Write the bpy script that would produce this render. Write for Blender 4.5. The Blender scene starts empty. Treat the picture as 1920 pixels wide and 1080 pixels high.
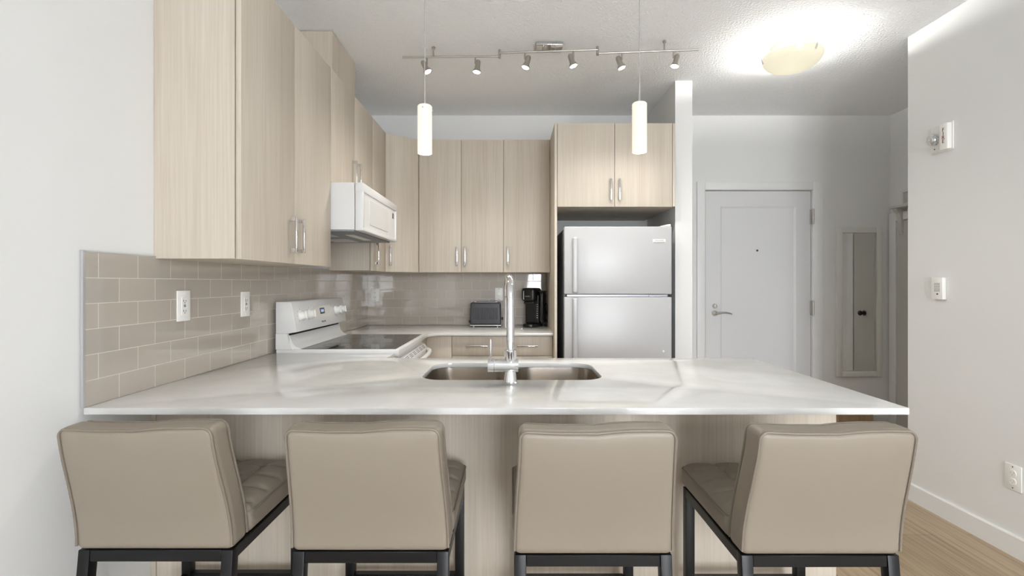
import bpy, bmesh, math, random
from mathutils import Vector, Matrix
random.seed(4)
S = bpy.context.scene
COL = S.collection
# ------------------------------------------------------------------ camera
CAM_H = 1.28
FPX = 900.0            # focal length in pixels of the 1920 wide frame
HOR = 530.5
cd = bpy.data.cameras.new('camera')
cd.sensor_width = 36.0
cd.lens = 36.0 * FPX / 1920.0
cd.shift_y = -(540.0 - HOR) / 1920.0
cd.clip_start = 0.05
cam = bpy.data.objects.new('camera', cd)
cam.location = (0, 0, CAM_H)
cam.rotation_euler = (math.pi / 2, 0, 0)
COL.objects.link(cam)
S.camera = cam
# ------------------------------------------------------------------ world, daylight, exposure
S.view_settings.view_transform = 'Standard'
S.view_settings.look = 'None'
S.view_settings.gamma = 1.0
S.view_settings.use_curve_mapping = False
S.view_settings.exposure = 0.16
S.cycles.max_bounces = 10
S.cycles.diffuse_bounces = 6
S.cycles.glossy_bounces = 5
S.cycles.transparent_max_bounces = 8
S.cycles.caustics_reflective = False
S.cycles.caustics_refractive = False
S.cycles.sample_clamp_indirect = 6.0
W = bpy.data.worlds.new('sky')
S.world = W
W.use_nodes = True
wb = W.node_tree.nodes['Background']
wb.inputs[1].default_value = 25.5
_n = W.node_tree.nodes
_tc = _n.new('ShaderNodeTexCoord'); _sx = _n.new('ShaderNodeSeparateXYZ'); _mr = _n.new('ShaderNodeMapRange')
_mr.inputs['From Min'].default_value = -.06; _mr.inputs['From Max'].default_value = .12
_mx = _n.new('ShaderNodeMix'); _mx.data_type = 'RGBA'
_mx.inputs[6].default_value = (.60, .63, .66, 1)      # unseen ground, set pale as snow to send daylight up at the ceiling
_mx.inputs[7].default_value = (.93, .97, 1.02, 1)      # bright overcast sky
W.node_tree.links.new(_tc.outputs['Generated'], _sx.inputs[0])
W.node_tree.links.new(_sx.outputs['Z'], _mr.inputs['Value'])
W.node_tree.links.new(_mr.outputs[0], _mx.inputs[0])
W.node_tree.links.new(_mx.outputs[2], wb.inputs[0])
# daylight portals in the two window openings behind the viewer
REAR_Y = -3.2
WINS = [(0.34, 1.20, .35, 2.45), (1.36, 2.24, .35, 2.45)]
for (a, b, c, d) in WINS:
    ld = bpy.data.lights.new('window_daylight', 'AREA')
    ld.shape = 'RECTANGLE'
    ld.size, ld.size_y = b - a, d - c
    ld.cycles.is_portal = True
    lo = bpy.data.objects.new('window_daylight', ld)
    lo.location = ((a + b) / 2, REAR_Y - 0.14, (c + d) / 2)
    lo.rotation_euler = (math.pi / 2, 0, 0)      # shines towards +Y
    lo.rotation_euler = (-math.pi / 2, 0, math.pi)
    COL.objects.link(lo)
TRACK_W, PEND_W, CEIL_W = 19.5, 1.8, 42.0
WARM = (1.0, .96, .885)

# ------------------------------------------------------------------ helpers
def at(px, py, Y):
    return Vector(((px - 960) / FPX * Y, Y, CAM_H + (HOR - py) / FPX * Y))
def X_(px, Y): return (px - 960) / FPX * Y
def Z_(py, Y): return CAM_H + (HOR - py) / FPX * Y
def lin(c):
    return tuple(((v / 255) / 12.92 if v / 255 <= 0.04045 else (((v / 255) + 0.055) / 1.055) ** 2.4) for v in c)

class B:
    """collects shapes into one mesh, in world coordinates"""
    def __init__(s): s.bm = bmesh.new()
    def _merge(s, t, M=None):
        if M is not None: bmesh.ops.transform(t, matrix=M, verts=t.verts)
        me = bpy.data.meshes.new('t'); t.to_mesh(me); t.free()
        s.bm.from_mesh(me); bpy.data.meshes.remove(me)
        return s
    def box(s, x0, x1, y0, y1, z0, z1, bev=0, seg=2, M=None):
        t = bmesh.new()
        bmesh.ops.create_cube(t, size=1)
        for v in t.verts:
            v.co = Vector((x0 + (v.co.x + .5) * (x1 - x0), y0 + (v.co.y + .5) * (y1 - y0), z0 + (v.co.z + .5) * (z1 - z0)))
        if bev:
            bmesh.ops.bevel(t, geom=list(t.edges), offset=bev, segments=seg, profile=.5, affect='EDGES')
        return s._merge(t, M)
    def cyl(s, p0, p1, r0, r1=None, n=24, caps=True):
        r1 = r0 if r1 is None else r1
        p0, p1 = Vector(p0), Vector(p1)
        t = bmesh.new()
        d = p1 - p0
        bmesh.ops.create_cone(t, cap_ends=caps, segments=n, radius1=r0, radius2=r1, depth=d.length)
        M = Matrix.Translation((p0 + p1) / 2) @ d.to_track_quat('Z', 'Y').to_matrix().to_4x4()
        return s._merge(t, M)
    def sphere(s, c, r, sc=(1, 1, 1), n=20):
        t = bmesh.new()
        bmesh.ops.create_uvsphere(t, u_segments=n, v_segments=max(8, n // 2), radius=r)
        return s._merge(t, Matrix.Translation(Vector(c)) @ Matrix.Diagonal((*sc, 1)))
    def lathe(s, prof, c=(0, 0, 0), n=40, M=None):
        t = bmesh.new()
        rings = []
        for (r, z) in prof:
            if r < 1e-6: rings.append([t.verts.new((0, 0, z))])
            else: rings.append([t.verts.new((r * math.cos(2 * math.pi * k / n), r * math.sin(2 * math.pi * k / n), z)) for k in range(n)])
        for a, b in zip(rings, rings[1:]):
            for k in range(n):
                l = (k + 1) % n
                if len(a) == 1 and len(b) == 1: continue
                if len(a) == 1: t.faces.new((a[0], b[l], b[k]))
                elif len(b) == 1: t.faces.new((a[k], a[l], b[0]))
                else: t.faces.new((a[k], a[l], b[l], b[k]))
        bmesh.ops.recalc_face_normals(t, faces=t.faces)
        MM = Matrix.Translation(Vector(c))
        if M is not None: MM = MM @ M
        return s._merge(t, MM)
    def prism(s, poly, axis, a0, a1, bev=0, M=None):
        t = bmesh.new()
        def P(u, v, w):
            return {'x': (w, u, v), 'y': (u, w, v), 'z': (u, v, w)}[axis]
        f = t.faces.new([t.verts.new(P(u, v, a0)) for (u, v) in poly])
        r = bmesh.ops.extrude_face_region(t, geom=[f])
        d = Vector(P(0, 0, a1 - a0))
        bmesh.ops.translate(t, vec=d, verts=[g for g in r['geom'] if isinstance(g, bmesh.types.BMVert)])
        bmesh.ops.recalc_face_normals(t, faces=t.faces)
        if bev:
            es = [e for e in t.edges if len(e.link_faces) == 2 and e.calc_face_angle(0) > 0.6]
            bmesh.ops.bevel(t, geom=es, offset=bev, segments=2, profile=.5, affect='EDGES')
        return s._merge(t, M)
    def slab(s, outer, holes, z0, z1, bev=0.0015):
        """flat slab with holes (top at z1)"""
        t = bmesh.new()
        es = []
        for lp in [outer] + holes:
            vs = [t.verts.new((x, y, z1)) for (x, y) in lp]
            es += [t.edges.new((vs[i], vs[(i + 1) % len(vs)])) for i in range(len(vs))]
        bmesh.ops.triangle_fill(t, use_beauty=True, use_dissolve=False, edges=es)
        r = bmesh.ops.extrude_face_region(t, geom=list(t.faces))
        bmesh.ops.translate(t, vec=(0, 0, z0 - z1), verts=[g for g in r['geom'] if isinstance(g, bmesh.types.BMVert)])
        bmesh.ops.recalc_face_normals(t, faces=t.faces)
        if bev:
            e2 = [e for e in t.edges if len(e.link_faces) == 2 and e.calc_face_angle(0) > 1.2 and abs(e.verts[0].co.z - e.verts[1].co.z) < 1e-6]
            bmesh.ops.bevel(t, geom=e2, offset=bev, segments=2, profile=.5, affect='EDGES')
        return s._merge(t)
    def tube(s, pts, r, n=14, caps=True, closed=False, square=False):
        pts = [Vector(p) for p in pts]
        t = bmesh.new()
        m = len(pts)
        tan = []
        for i in range(m):
            if closed: d = pts[(i + 1) % m] - pts[i - 1]
            else: d = pts[min(i + 1, m - 1)] - pts[max(i - 1, 0)]
            tan.append(d.normalized())
        up = Vector((0, 0, 1)) if abs(tan[0].z) < .9 else Vector((0, 1, 0))
        u = (up - tan[0] * up.dot(tan[0])).normalized()
        rings = []
        if square: n = 4
        for i in range(m):
            u = (u - tan[i] * u.dot(tan[i])).normalized()
            w = tan[i].cross(u)
            rr = r[i] if isinstance(r, (list, tuple)) else r
            ring = []
            for k in range(n):
                a = 2 * math.pi * (k + (.5 if square else 0)) / n
                f = rr * (math.sqrt(2) if square else 1)
                ring.append(t.verts.new(pts[i] + u * math.cos(a) * f + w * math.sin(a) * f))
            rings.append(ring)
        prs = list(zip(rings, rings[1:])) + ([(rings[-1], rings[0])] if closed else [])
        for a, b in prs:
            for k in range(n):
                l = (k + 1) % n
                t.faces.new((a[k], a[l], b[l], b[k]))
        if caps and not closed:
            t.faces.new(rings[0]); t.faces.new(rings[-1])
        bmesh.ops.recalc_face_normals(t, faces=t.faces)
        return s._merge(t)
    def rbox(s, x0, x1, y0, y1, z0, z1, r, n=(8, 8, 8), fn=None, M=None):
        """rounded box on a fine grid, optionally deformed by fn(co)->co"""
        t = bmesh.new()
        lo, hi = Vector((x0, y0, z0)), Vector((x1, y1, z1))
        def ticks(a, b, k):
            rim = [a + r * q for q in (0, .3, .65, 1.0)]
            inner = [a + r + (b - a - 2 * r) * i / k for i in range(1, k)]
            return rim + inner + [b - r * q for q in (1.0, .65, .3, 0)]
        T = [ticks(lo[i], hi[i], n[i]) for i in range(3)]
        vm = {}
        def V(i, j, k):
            key = (i, j, k)
            if key not in vm:
                p = Vector((T[0][i], T[1][j], T[2][k]))
                q = Vector([min(max(p[a], lo[a] + r), hi[a] - r) for a in range(3)])
                d = p - q
                if d.length > 1e-9: p = q + d.normalized() * r
                vm[key] = t.verts.new(p)
            return vm[key]
        N = [len(x) - 1 for x in T]
        for ax in range(3):
            b_, c_ = (ax + 1) % 3, (ax + 2) % 3
            for side in (0, N[ax]):
                for j in range(N[b_]):
                    for k in range(N[c_]):
                        q = []
                        for (dj, dk) in ((0, 0), (1, 0), (1, 1), (0, 1)):
                            idx = [0, 0, 0]; idx[ax] = side; idx[b_] = j + dj; idx[c_] = k + dk
                            q.append(V(*idx))
                        try: t.faces.new(q if side else q[::-1])
                        except ValueError: pass
        bmesh.ops.recalc_face_normals(t, faces=t.faces)
        if fn:
            for v in t.verts: v.co = Vector(fn(v.co.copy()))
        return s._merge(t, M)
    def text(s, body, size, M, ext=0.0006, squeeze=1.0):
        cu = bpy.data.curves.new('t', 'FONT')
        cu.body = body; cu.size = size; cu.extrude = ext
        cu.align_x = 'CENTER'; cu.align_y = 'CENTER'; cu.resolution_u = 3
        o = bpy.data.objects.new('t', cu); COL.objects.link(o)
        me = bpy.data.meshes.new_from_object(o.evaluated_get(bpy.context.evaluated_depsgraph_get()))
        bpy.data.objects.remove(o); bpy.data.curves.remove(cu)
        t = bmesh.new(); t.from_mesh(me); bpy.data.meshes.remove(me)
        bmesh.ops.scale(t, vec=(squeeze, 1, 1), verts=t.verts)
        return s._merge(t, M)
    def put(s, name, mat, parent=None, smooth=38):
        off = Vector((0, 0, 0)); p = parent
        while p is not None:
            off += p.location; p = p.parent
        bmesh.ops.translate(s.bm, vec=-off, verts=s.bm.verts)
        me = bpy.data.meshes.new(name); s.bm.to_mesh(me); s.bm.free()
        if smooth:
            me.shade_smooth(); me.set_sharp_from_angle(angle=math.radians(smooth))
        me.materials.append(mat)
        o = bpy.data.objects.new(name, me); COL.objects.link(o)
        if parent is not None: o.parent = parent
        return o

def thing(name, label, cat, loc=(0, 0, 0), group=None):
    o = bpy.data.objects.new(name, None); o.empty_display_size = .05
    COL.objects.link(o); o.location = loc
    o['label'] = label; o['category'] = cat
    if group: o['group'] = group
    return o
def tag(o, label, cat, group=None):
    o['label'] = label; o['category'] = cat
    if group: o['group'] = group
    return o
def struct(o):
    o['kind'] = 'structure'
    return o
def dup(root, loc, label, group=None):
    r = root.copy(); COL.objects.link(r); r.location = loc; r['label'] = label
    if group: r['group'] = group
    for ch in list(root.children):
        c = ch.copy(); COL.objects.link(c); c.parent = r
        for g in list(ch.children):
            d = g.copy(); COL.objects.link(d); d.parent = c
    return r
# rotation frames for lettering: writing on a face that looks towards -Y, +X or -X
def face_mY(p): return Matrix.Translation(Vector(p)) @ Matrix.Rotation(math.pi / 2, 4, 'X')
def face_pX(p, tilt=0): return Matrix.Translation(Vector(p)) @ Matrix.Rotation(math.pi / 2, 4, 'Z') @ Matrix.Rotation(math.pi / 2 - tilt, 4, 'X')
def face_mX(p): return Matrix.Translation(Vector(p)) @ Matrix.Rotation(-math.pi / 2, 4, 'Z') @ Matrix.Rotation(math.pi / 2, 4, 'X')
def rrect(x0, x1, y0, y1, r, n=8):
    out = []
    for (cx, cy, a0) in ((x1 - r, y0 + r, -90), (x1 - r, y1 - r, 0), (x0 + r, y1 - r, 90), (x0 + r, y0 + r, 180)):
        for k in range(n + 1):
            a = math.radians(a0 + 90 * k / n)
            out.append((cx + r * math.cos(a), cy + r * math.sin(a)))
    return out

# ------------------------------------------------------------------ materials
def mat(name, rgb, rough=.5, metal=0, spec=.5, bump=None, coat=0):
    m = bpy.data.materials.new(name); m.use_nodes = True
    b = m.node_tree.nodes['Principled BSDF']
    b.inputs['Base Color'].default_value = (*lin(rgb), 1)
    b.inputs['Roughness'].default_value = rough
    b.inputs['Metallic'].default_value = metal
    b.inputs['Specular IOR Level'].default_value = spec
    b.inputs['Coat Weight'].default_value = coat
    if bump:
        sc, st, dist = bump
        nt = m.node_tree; N = nt.nodes
        g = N.new('ShaderNodeNewGeometry')
        n = N.new('ShaderNodeTexNoise'); n.inputs['Scale'].default_value = sc; n.inputs['Detail'].default_value = 4
        nt.links.new(g.outputs['Position'], n.inputs['Vector'])
        bp = N.new('ShaderNodeBump'); bp.inputs['Strength'].default_value = st; bp.inputs['Distance'].default_value = dist
        nt.links.new(n.outputs['Fac'], bp.inputs['Height'])
        nt.links.new(bp.outputs['Normal'], b.inputs['Normal'])
    return m
def ramp(nt, fac, stops):
    r = nt.nodes.new('ShaderNodeValToRGB')
    el = r.color_ramp.elements
    while len(el) < len(stops): el.new(.5)
    for e, (p, c) in zip(el, stops):
        e.position = p; e.color = (*lin(c), 1)
    nt.links.new(fac, r.inputs[0])
    return r
def wood(name, a, b, c, rough=.42, scale=(130, 130, 2.5)):
    m = mat(name, b, rough); nt = m.node_tree; N = nt.nodes; L = nt.links
    bs = N['Principled BSDF']
    g = N.new('ShaderNodeNewGeometry')
    mp = N.new('ShaderNodeMapping'); mp.inputs['Scale'].default_value = scale
    L.new(g.outputs['Position'], mp.inputs['Vector'])
    n1 = N.new('ShaderNodeTexNoise'); n1.inputs['Scale'].default_value = 1; n1.inputs['Detail'].default_value = 5; n1.inputs['Roughness'].default_value = .6
    L.new(mp.outputs[0], n1.inputs['Vector'])
    mp2 = N.new('ShaderNodeMapping'); mp2.inputs['Scale'].default_value = tuple(v * .11 for v in scale)
    L.new(g.outputs['Position'], mp2.inputs['Vector'])
    n2 = N.new('ShaderNodeTexNoise'); n2.inputs['Scale'].default_value = 1; n2.inputs['Detail'].default_value = 3
    L.new(mp2.outputs[0], n2.inputs['Vector'])
    mx = N.new('ShaderNodeMix'); mx.inputs[0].default_value = .42
    L.new(n1.outputs['Fac'], mx.inputs[2]); L.new(n2.outputs['Fac'], mx.inputs[3])
    r = ramp(nt, mx.outputs[0], [(.32, a), (.5, b), (.68, c)])
    L.new(r.outputs[0], bs.inputs['Base Color'])
    bp = N.new('ShaderNodeBump'); bp.inputs['Strength'].default_value = .12; bp.inputs['Distance'].default_value = .001
    L.new(n1.outputs['Fac'], bp.inputs['Height']); L.new(bp.outputs[0], bs.inputs['Normal'])
    return m
def tile(name, axis, shift, bw):
    m = mat(name, (178, 169, 158), .05, spec=.75); nt = m.node_tree; N = nt.nodes; L = nt.links
    bs = N['Principled BSDF']
    g = N.new('ShaderNodeNewGeometry'); sp = N.new('ShaderNodeSeparateXYZ'); L.new(g.outputs['Position'], sp.inputs[0])
    def add(sock, v):
        a = N.new('ShaderNodeMath'); a.operation = 'ADD'; a.inputs[1].default_value = v
        L.new(sock, a.inputs[0]); return a.outputs[0]
    cb = N.new('ShaderNodeCombineXYZ')
    L.new(add(sp.outputs[axis], shift), cb.inputs[0]); L.new(add(sp.outputs['Z'], -.914), cb.inputs[1])
    br = N.new('ShaderNodeTexBrick'); L.new(cb.outputs[0], br.inputs['Vector'])
    br.offset = .5; br.offset_frequency = 2; br.squash = 1
    br.inputs['Scale'].default_value = 1
    br.inputs['Mortar Size'].default_value = .0014
    br.inputs['Mortar Smooth'].default_value = .25
    br.inputs['Bias'].default_value = 0
    br.inputs['Brick Width'].default_value = bw
    br.inputs['Row Height'].default_value = .0762
    br.inputs['Color1'].default_value = (*lin((184, 175, 164)), 1)
    br.inputs['Color2'].default_value = (*lin((177, 169, 159)), 1)
    br.inputs['Mortar'].default_value = (*lin((214, 208, 199)), 1)
    L.new(br.outputs['Color'], bs.inputs['Base Color'])
    rr = N.new('ShaderNodeMapRange'); rr.inputs['To Min'].default_value = .035; rr.inputs['To Max'].default_value = .7
    L.new(br.outputs['Fac'], rr.inputs['Value']); L.new(rr.outputs[0], bs.inputs['Roughness'])
    b1 = N.new('ShaderNodeBump'); b1.invert = True; b1.inputs['Strength'].default_value = .6; b1.inputs['Distance'].default_value = .0012
    L.new(br.outputs['Fac'], b1.inputs['Height'])
    n = N.new('ShaderNodeTexNoise'); n.inputs['Scale'].default_value = 16; n.inputs['Detail'].default_value = 1
    L.new(g.outputs['Position'], n.inputs['Vector'])
    b2 = N.new('ShaderNodeBump'); b2.inputs['Strength'].default_value = .1; b2.inputs['Distance'].default_value = .0022
    L.new(n.outputs['Fac'], b2.inputs['Height']); L.new(b1.outputs[0], b2.inputs['Normal'])
    L.new(b2.outputs[0], bs.inputs['Normal'])
    return m
def planks(name):
    m = mat(name, (170, 150, 124), .38); nt = m.node_tree; N = nt.nodes; L = nt.links
    bs = N['Principled BSDF']
    g = N.new('ShaderNodeNewGeometry'); sp = N.new('ShaderNodeSeparateXYZ'); L.new(g.outputs['Position'], sp.inputs[0])
    cb = N.new('ShaderNodeCombineXYZ'); L.new(sp.outputs['Y'], cb.inputs[0]); L.new(sp.outputs['X'], cb.inputs[1])
    br = N.new('ShaderNodeTexBrick'); L.new(cb.outputs[0], br.inputs['Vector'])
    br.offset = .37; br.inputs['Scale'].default_value = 1
    br.inputs['Mortar Size'].default_value = .0012; br.inputs['Brick Width'].default_value = 1.22; br.inputs['Row Height'].default_value = .178
    br.inputs['Color1'].default_value = (*lin((186, 166, 140)), 1)
    br.inputs['Color2'].default_value = (*lin((166, 146, 120)), 1)
    br.inputs['Mortar'].default_value = (*lin((120, 104, 84)), 1)
    mp = N.new('ShaderNodeMapping'); mp.inputs['Scale'].default_value = (46, 1.6, 1)
    L.new(g.outputs['Position'], mp.inputs['Vector'])
    n = N.new('ShaderNodeTexNoise'); n.inputs['Scale'].default_value = 1; n.inputs['Detail'].default_value = 7; n.inputs['Roughness'].default_value = .65
    L.new(mp.outputs[0], n.inputs['Vector'])
    r = ramp(nt, n.outputs['Fac'], [(.3, (176, 170, 160)), (.55, (240, 238, 234)), (.75, (255, 255, 255))])
    mx = N.new('ShaderNodeMix'); mx.data_type = 'RGBA'; mx.blend_type = 'MULTIPLY'; mx.inputs[0].default_value = .85
    L.new(br.outputs['Color'], mx.inputs[6]); L.new(r.outputs[0], mx.inputs[7])
    L.new(mx.outputs[2], bs.inputs['Base Color'])
    return m
def quartz(name):
    m = mat(name, (238, 237, 234), .1, spec=.5); nt = m.node_tree; N = nt.nodes; L = nt.links
    bs = N['Principled BSDF']
    g = N.new('ShaderNodeNewGeometry')
    n = N.new('ShaderNodeTexNoise'); n.inputs['Scale'].default_value = 5; n.inputs['Detail'].default_value = 6; n.inputs['Distortion'].default_value = 1.2
    L.new(g.outputs['Position'], n.inputs['Vector'])
    r = ramp(nt, n.outputs['Fac'], [(.35, (209, 208, 205)), (.6, (216, 215, 213))])
    L.new(r.outputs[0], bs.inputs['Base Color'])
    return m
def opal(name, rgb, emit, glow, through):
    """translucent opal glass; the bulb inside lights it"""
    m = bpy.data.materials.new(name); m.use_nodes = True
    nt = m.node_tree; N = nt.nodes; L = nt.links
    N.remove(N['Principled BSDF'])
    out = N['Material Output']
    tr = N.new('ShaderNodeBsdfTranslucent'); tr.inputs[0].default_value = (*[through * v for v in lin(rgb)], 1)
    df = N.new('ShaderNodeBsdfDiffuse'); df.inputs[0].default_value = (*lin(rgb), 1)
    gl = N.new('ShaderNodeBsdfGlossy'); gl.inputs['Roughness'].default_value = .15
    em = N.new('ShaderNodeEmission'); em.inputs[0].default_value = (*lin(glow), 1); em.inputs[1].default_value = emit
    m1 = N.new('ShaderNodeMixShader'); m1.inputs[0].default_value = .4
    L.new(tr.outputs[0], m1.inputs[1]); L.new(df.outputs[0], m1.inputs[2])
    m2 = N.new('ShaderNodeMixShader'); m2.inputs[0].default_value = .05
    L.new(m1.outputs[0], m2.inputs[1]); L.new(gl.outputs[0], m2.inputs[2])
    ad = N.new('ShaderNodeAddShader'); L.new(m2.outputs[0], ad.inputs[0]); L.new(em.outputs[0], ad.inputs[1])
    L.new(ad.outputs[0], out.inputs[0])
    return m
def emit(name, rgb, st):
    m = bpy.data.materials.new(name); m.use_nodes = True
    b = m.node_tree.nodes['Principled BSDF']
    b.inputs['Base Color'].default_value = (*lin(rgb), 1)
    b.inputs['Emission Color'].default_value = (*lin(rgb), 1)
    b.inputs['Emission Strength'].default_value = st
    return m
def clear_glass(name, tint=(1, 1, 1), gloss=.06):
    m = bpy.data.materials.new(name); m.use_nodes = True
    nt = m.node_tree; N = nt.nodes; L = nt.links
    N.remove(N['Principled BSDF'])
    t = N.new('ShaderNodeBsdfTransparent'); t.inputs[0].default_value = (*tint, 1)
    g = N.new('ShaderNodeBsdfGlossy'); g.inputs['Roughness'].default_value = .02
    mx = N.new('ShaderNodeMixShader'); mx.inputs[0].default_value = gloss
    L.new(t.outputs[0], mx.inputs[1]); L.new(g.outputs[0], mx.inputs[2])
    L.new(mx.outputs[0], N['Material Output'].inputs[0])
    return m

M_wall = mat('wall_paint', (231, 231, 230), .75, bump=(220, .05, .001))
M_ceil = mat('ceiling_texture', (250, 251, 252), .9, bump=(85, .85, .009))
M_trim = mat('trim_paint', (236, 236, 235), .4)
M_door = mat('door_paint', (224, 224, 225), .45)
M_floor = planks('vinyl_planks')
M_wood = wood('pale_maple', (188, 176, 160), (200, 189, 174), (209, 200, 187), .5)
M_seam = mat('dark_gap', (60, 52, 44), .9)
M_tileL = tile('tile_left', 'Y', -1.533 + .077, .154)
M_tileB = tile('tile_back', 'X', 1.183, .1516)
M_quartz = quartz('white_quartz')
M_white = mat('white_enamel', (222, 222, 222), .22, bump=None)
M_fridge = mat('fridge_enamel', (186, 186, 188), .3, bump=(420, .12, .0006))
M_grey = mat('grey_enamel', (138, 141, 145), .5)
M_plast = mat('white_plastic', (240, 239, 235), .35)
M_chrome = mat('chrome', (222, 222, 224), .06, 1)
M_nickel = mat('brushed_nickel', (190, 186, 180), .28, 1)
M_alu = mat('aluminium_edge', (214, 214, 215), .35, .8)
M_steel = mat('brushed_steel', (186, 178, 168), .22, 1)
M_black = mat('black_plastic', (16, 15, 14), .3)
M_char = mat('charcoal_enamel', (62, 62, 66), .42)
M_hole = mat('dark_slot', (25, 24, 23), .8)
M_ink = mat('grey_print', (95, 95, 96), .6)
M_inkd = mat('black_print', (40, 40, 42), .6)
M_red = mat('red_print', (120, 45, 40), .6)
M_glassblk = mat('black_ceran_glass', (34, 33, 33), .05, spec=.8)
M_leather = mat('taupe_leather', (136, 126, 113), .46, bump=(260, .08, .0008))
M_pipe = mat('taupe_piping', (122, 112, 100), .5)
M_metal = mat('black_powder_coat', (11, 11, 13), .38, spec=.35)
M_opal = opal('opal_glass', (244, 240, 226), .66, (255, 246, 226), .004)
M_opal2 = opal('opal_bowl_glass', (240, 236, 216), .58, (255, 246, 218), .0036)
M_bulb = emit('lit_bulb', (255, 250, 238), 9)
M_disp = mat('display_black', (22, 24, 30), .15)
M_led = emit('display_digits', (190, 215, 255), 1.2)
M_mirror = mat('mirror_silver', (226, 226, 224), .02, 1)
M_frame = mat('white_wood_frame', (222, 221, 216), .6, bump=(180, .25, .001))
M_pane = clear_glass('window_pane')
M_lens = clear_glass('strobe_lens', (.95, .96, .95), .35)
M_slot = mat('pale_slot', (196, 195, 190), .6)
M_bench = wood('brown_wood', (150, 124, 92), (168, 142, 108), (180, 154, 120))
M_closet = mat('closet_paint', (205, 203, 197), .5)

# ------------------------------------------------------------------ the setting
WL, WR, YB, CZ = -1.262, 2.355, 4.185, 2.74
HX = 3.30
b = B(); b.box(WL - .15, HX + .2, REAR_Y - .15, YB + .15, -.1, 0)
struct(b.put('floor', M_floor, smooth=0))
b = B(); b.box(WL - .15, HX + .2, REAR_Y - .15, YB + .15, CZ, CZ + .1)
struct(b.put('ceiling', M_ceil, smooth=0))
b = B(); b.box(WL - .15, WL, REAR_Y - .15, YB + .15, 0, CZ)
struct(b.put('wall_left', M_wall, smooth=0))
b = B(); b.box(WR, HX + .2, REAR_Y - .15, 2.855, 0, CZ, )
struct(b.put('wall_right', M_wall, smooth=0))
DX0, DX1, DZ = X_(1322.5, YB), X_(1521, YB), Z_(357.5, YB)
b = B()
b.box(WL, DX0 - .012, YB, YB + .15, 0, CZ); b.box(DX1 + .012, HX, YB, YB + .15, 0, CZ)
b.box(DX0 - .012, DX1 + .012, YB, YB + .15, DZ + .012, CZ)
b.box(DX0 - .012, DX1 + .012, YB + .07, YB + .15, 0, DZ + .012)
struct(b.put('wall_back', M_wall, smooth=0))
b = B(); b.box(HX, HX + .2, 2.855, YB + .15, 0, CZ)
struct(b.put('wall_hall', M_wall, smooth=0))
b = B(); b.box(1.179, 1.302, 3.467, YB, 0, CZ)
struct(b.put('wall_partition', M_wall, smooth=0))
# rear wall with two window openings
b = B()
xs = [WL] + [v for w in WINS for v in w[:2]] + [WR]
for i in range(0, len(xs), 2): b.box(xs[i], xs[i + 1], REAR_Y - .15, REAR_Y, 0, CZ)
for w in WINS:
    b.box(w[0], w[1], REAR_Y - .15, REAR_Y, 0, w[2]); b.box(w[0], w[1], REAR_Y - .15, REAR_Y, w[3], CZ)
struct(b.put('wall_rear', M_wall, smooth=0))
for i, (x0, x1, z0, z1) in enumerate(WINS):
    b = B(); f = .055; y0, y1 = REAR_Y - .12, REAR_Y - .06
    b.box(x0, x1, y0, y1, z0, z0 + f).box(x0, x1, y0, y1, z1 - f, z1)
    b.box(x0, x0 + f, y0, y1, z0 + f, z1 - f).box(x1 - f, x1, y0, y1, z0 + f, z1 - f)
    xm = (x0 + x1) / 2
    b.box(xm - .035, xm + .035, y0, y1, z0 + f, z1 - f).box(x0 + f, xm - .035, y0, y1, .95, 1.0).box(xm + .035, x1 - f, y0, y1, .95, 1.0)
    w = struct(b.put('window_%d' % (i + 1), M_trim, smooth=0))
    b = B(); b.box(x0 + f, x1 - f, REAR_Y - .092, REAR_Y - .088, z0 + f, z1 - f)
    b.put('pane', M_pane, w, smooth=0)
# unseen pale rug added behind the viewer to bounce daylight up to the ceiling
b = B(); b.box(-1.0, 2.1, -2.9, -.25, .0008, .012, .004, 2)
tag(b.put('bounce_rug', mat('bounce_rug_pale', (232, 230, 225), .95)), 'added unseen pale rug bouncing daylight, on the living room floor below the windows', 'rug')
# skirting
b = B(); b.prism([(WR - .001, 0), (WR - .013, 0), (WR - .013, .095), (WR - .009, .102), (WR - .001, .102)], 'y', REAR_Y + .01, 2.866)
b.prism([(WR - .013, 0), (WR - .013, .102), (HX - .001, .102), (HX - .001, 0)], 'y', 2.856, 2.867)
struct(b.put('baseboard_right', M_trim, smooth=0))
b = B(); b.box(1.303, X_(1306, YB) - .002, YB - .013, YB - .001, 0, .102)
b.box(X_(1541, YB) + .002, HX - .014, YB - .013, YB - .001, 0, .102)
struct(b.put('baseboard_back', M_trim, smooth=0))

# entry door
d = struct(thing('door_1', 'white single-panel entry door with a silver lever', 'door', ((DX0 + DX1) / 2, YB, 0)))
b = B()
T = .04; y0 = YB + .004; y1 = YB + .044
px0, px1, pz = X_(1351, YB), X_(1493, YB), Z_(387, YB)
g = .006
def frame_boxes(b, x0, x1, z0, z1, ix0, ix1, iz0, iz1, ya, yb, bev=0):
    b.box(x0, ix0, ya, yb, z0, z1, bev).box(ix1, x1, ya, yb, z0, z1, bev)
    b.box(ix0, ix1, ya, yb, z0, iz0, bev).box(ix0, ix1, ya, yb, iz1, z1, bev)
frame_boxes(b, DX0 + .003, DX1 - .003, .008, DZ - .003, px0, px1, .25, pz, y0, y1)
b.put('slab', M_door, d, smooth=0)
b = B()
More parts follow.
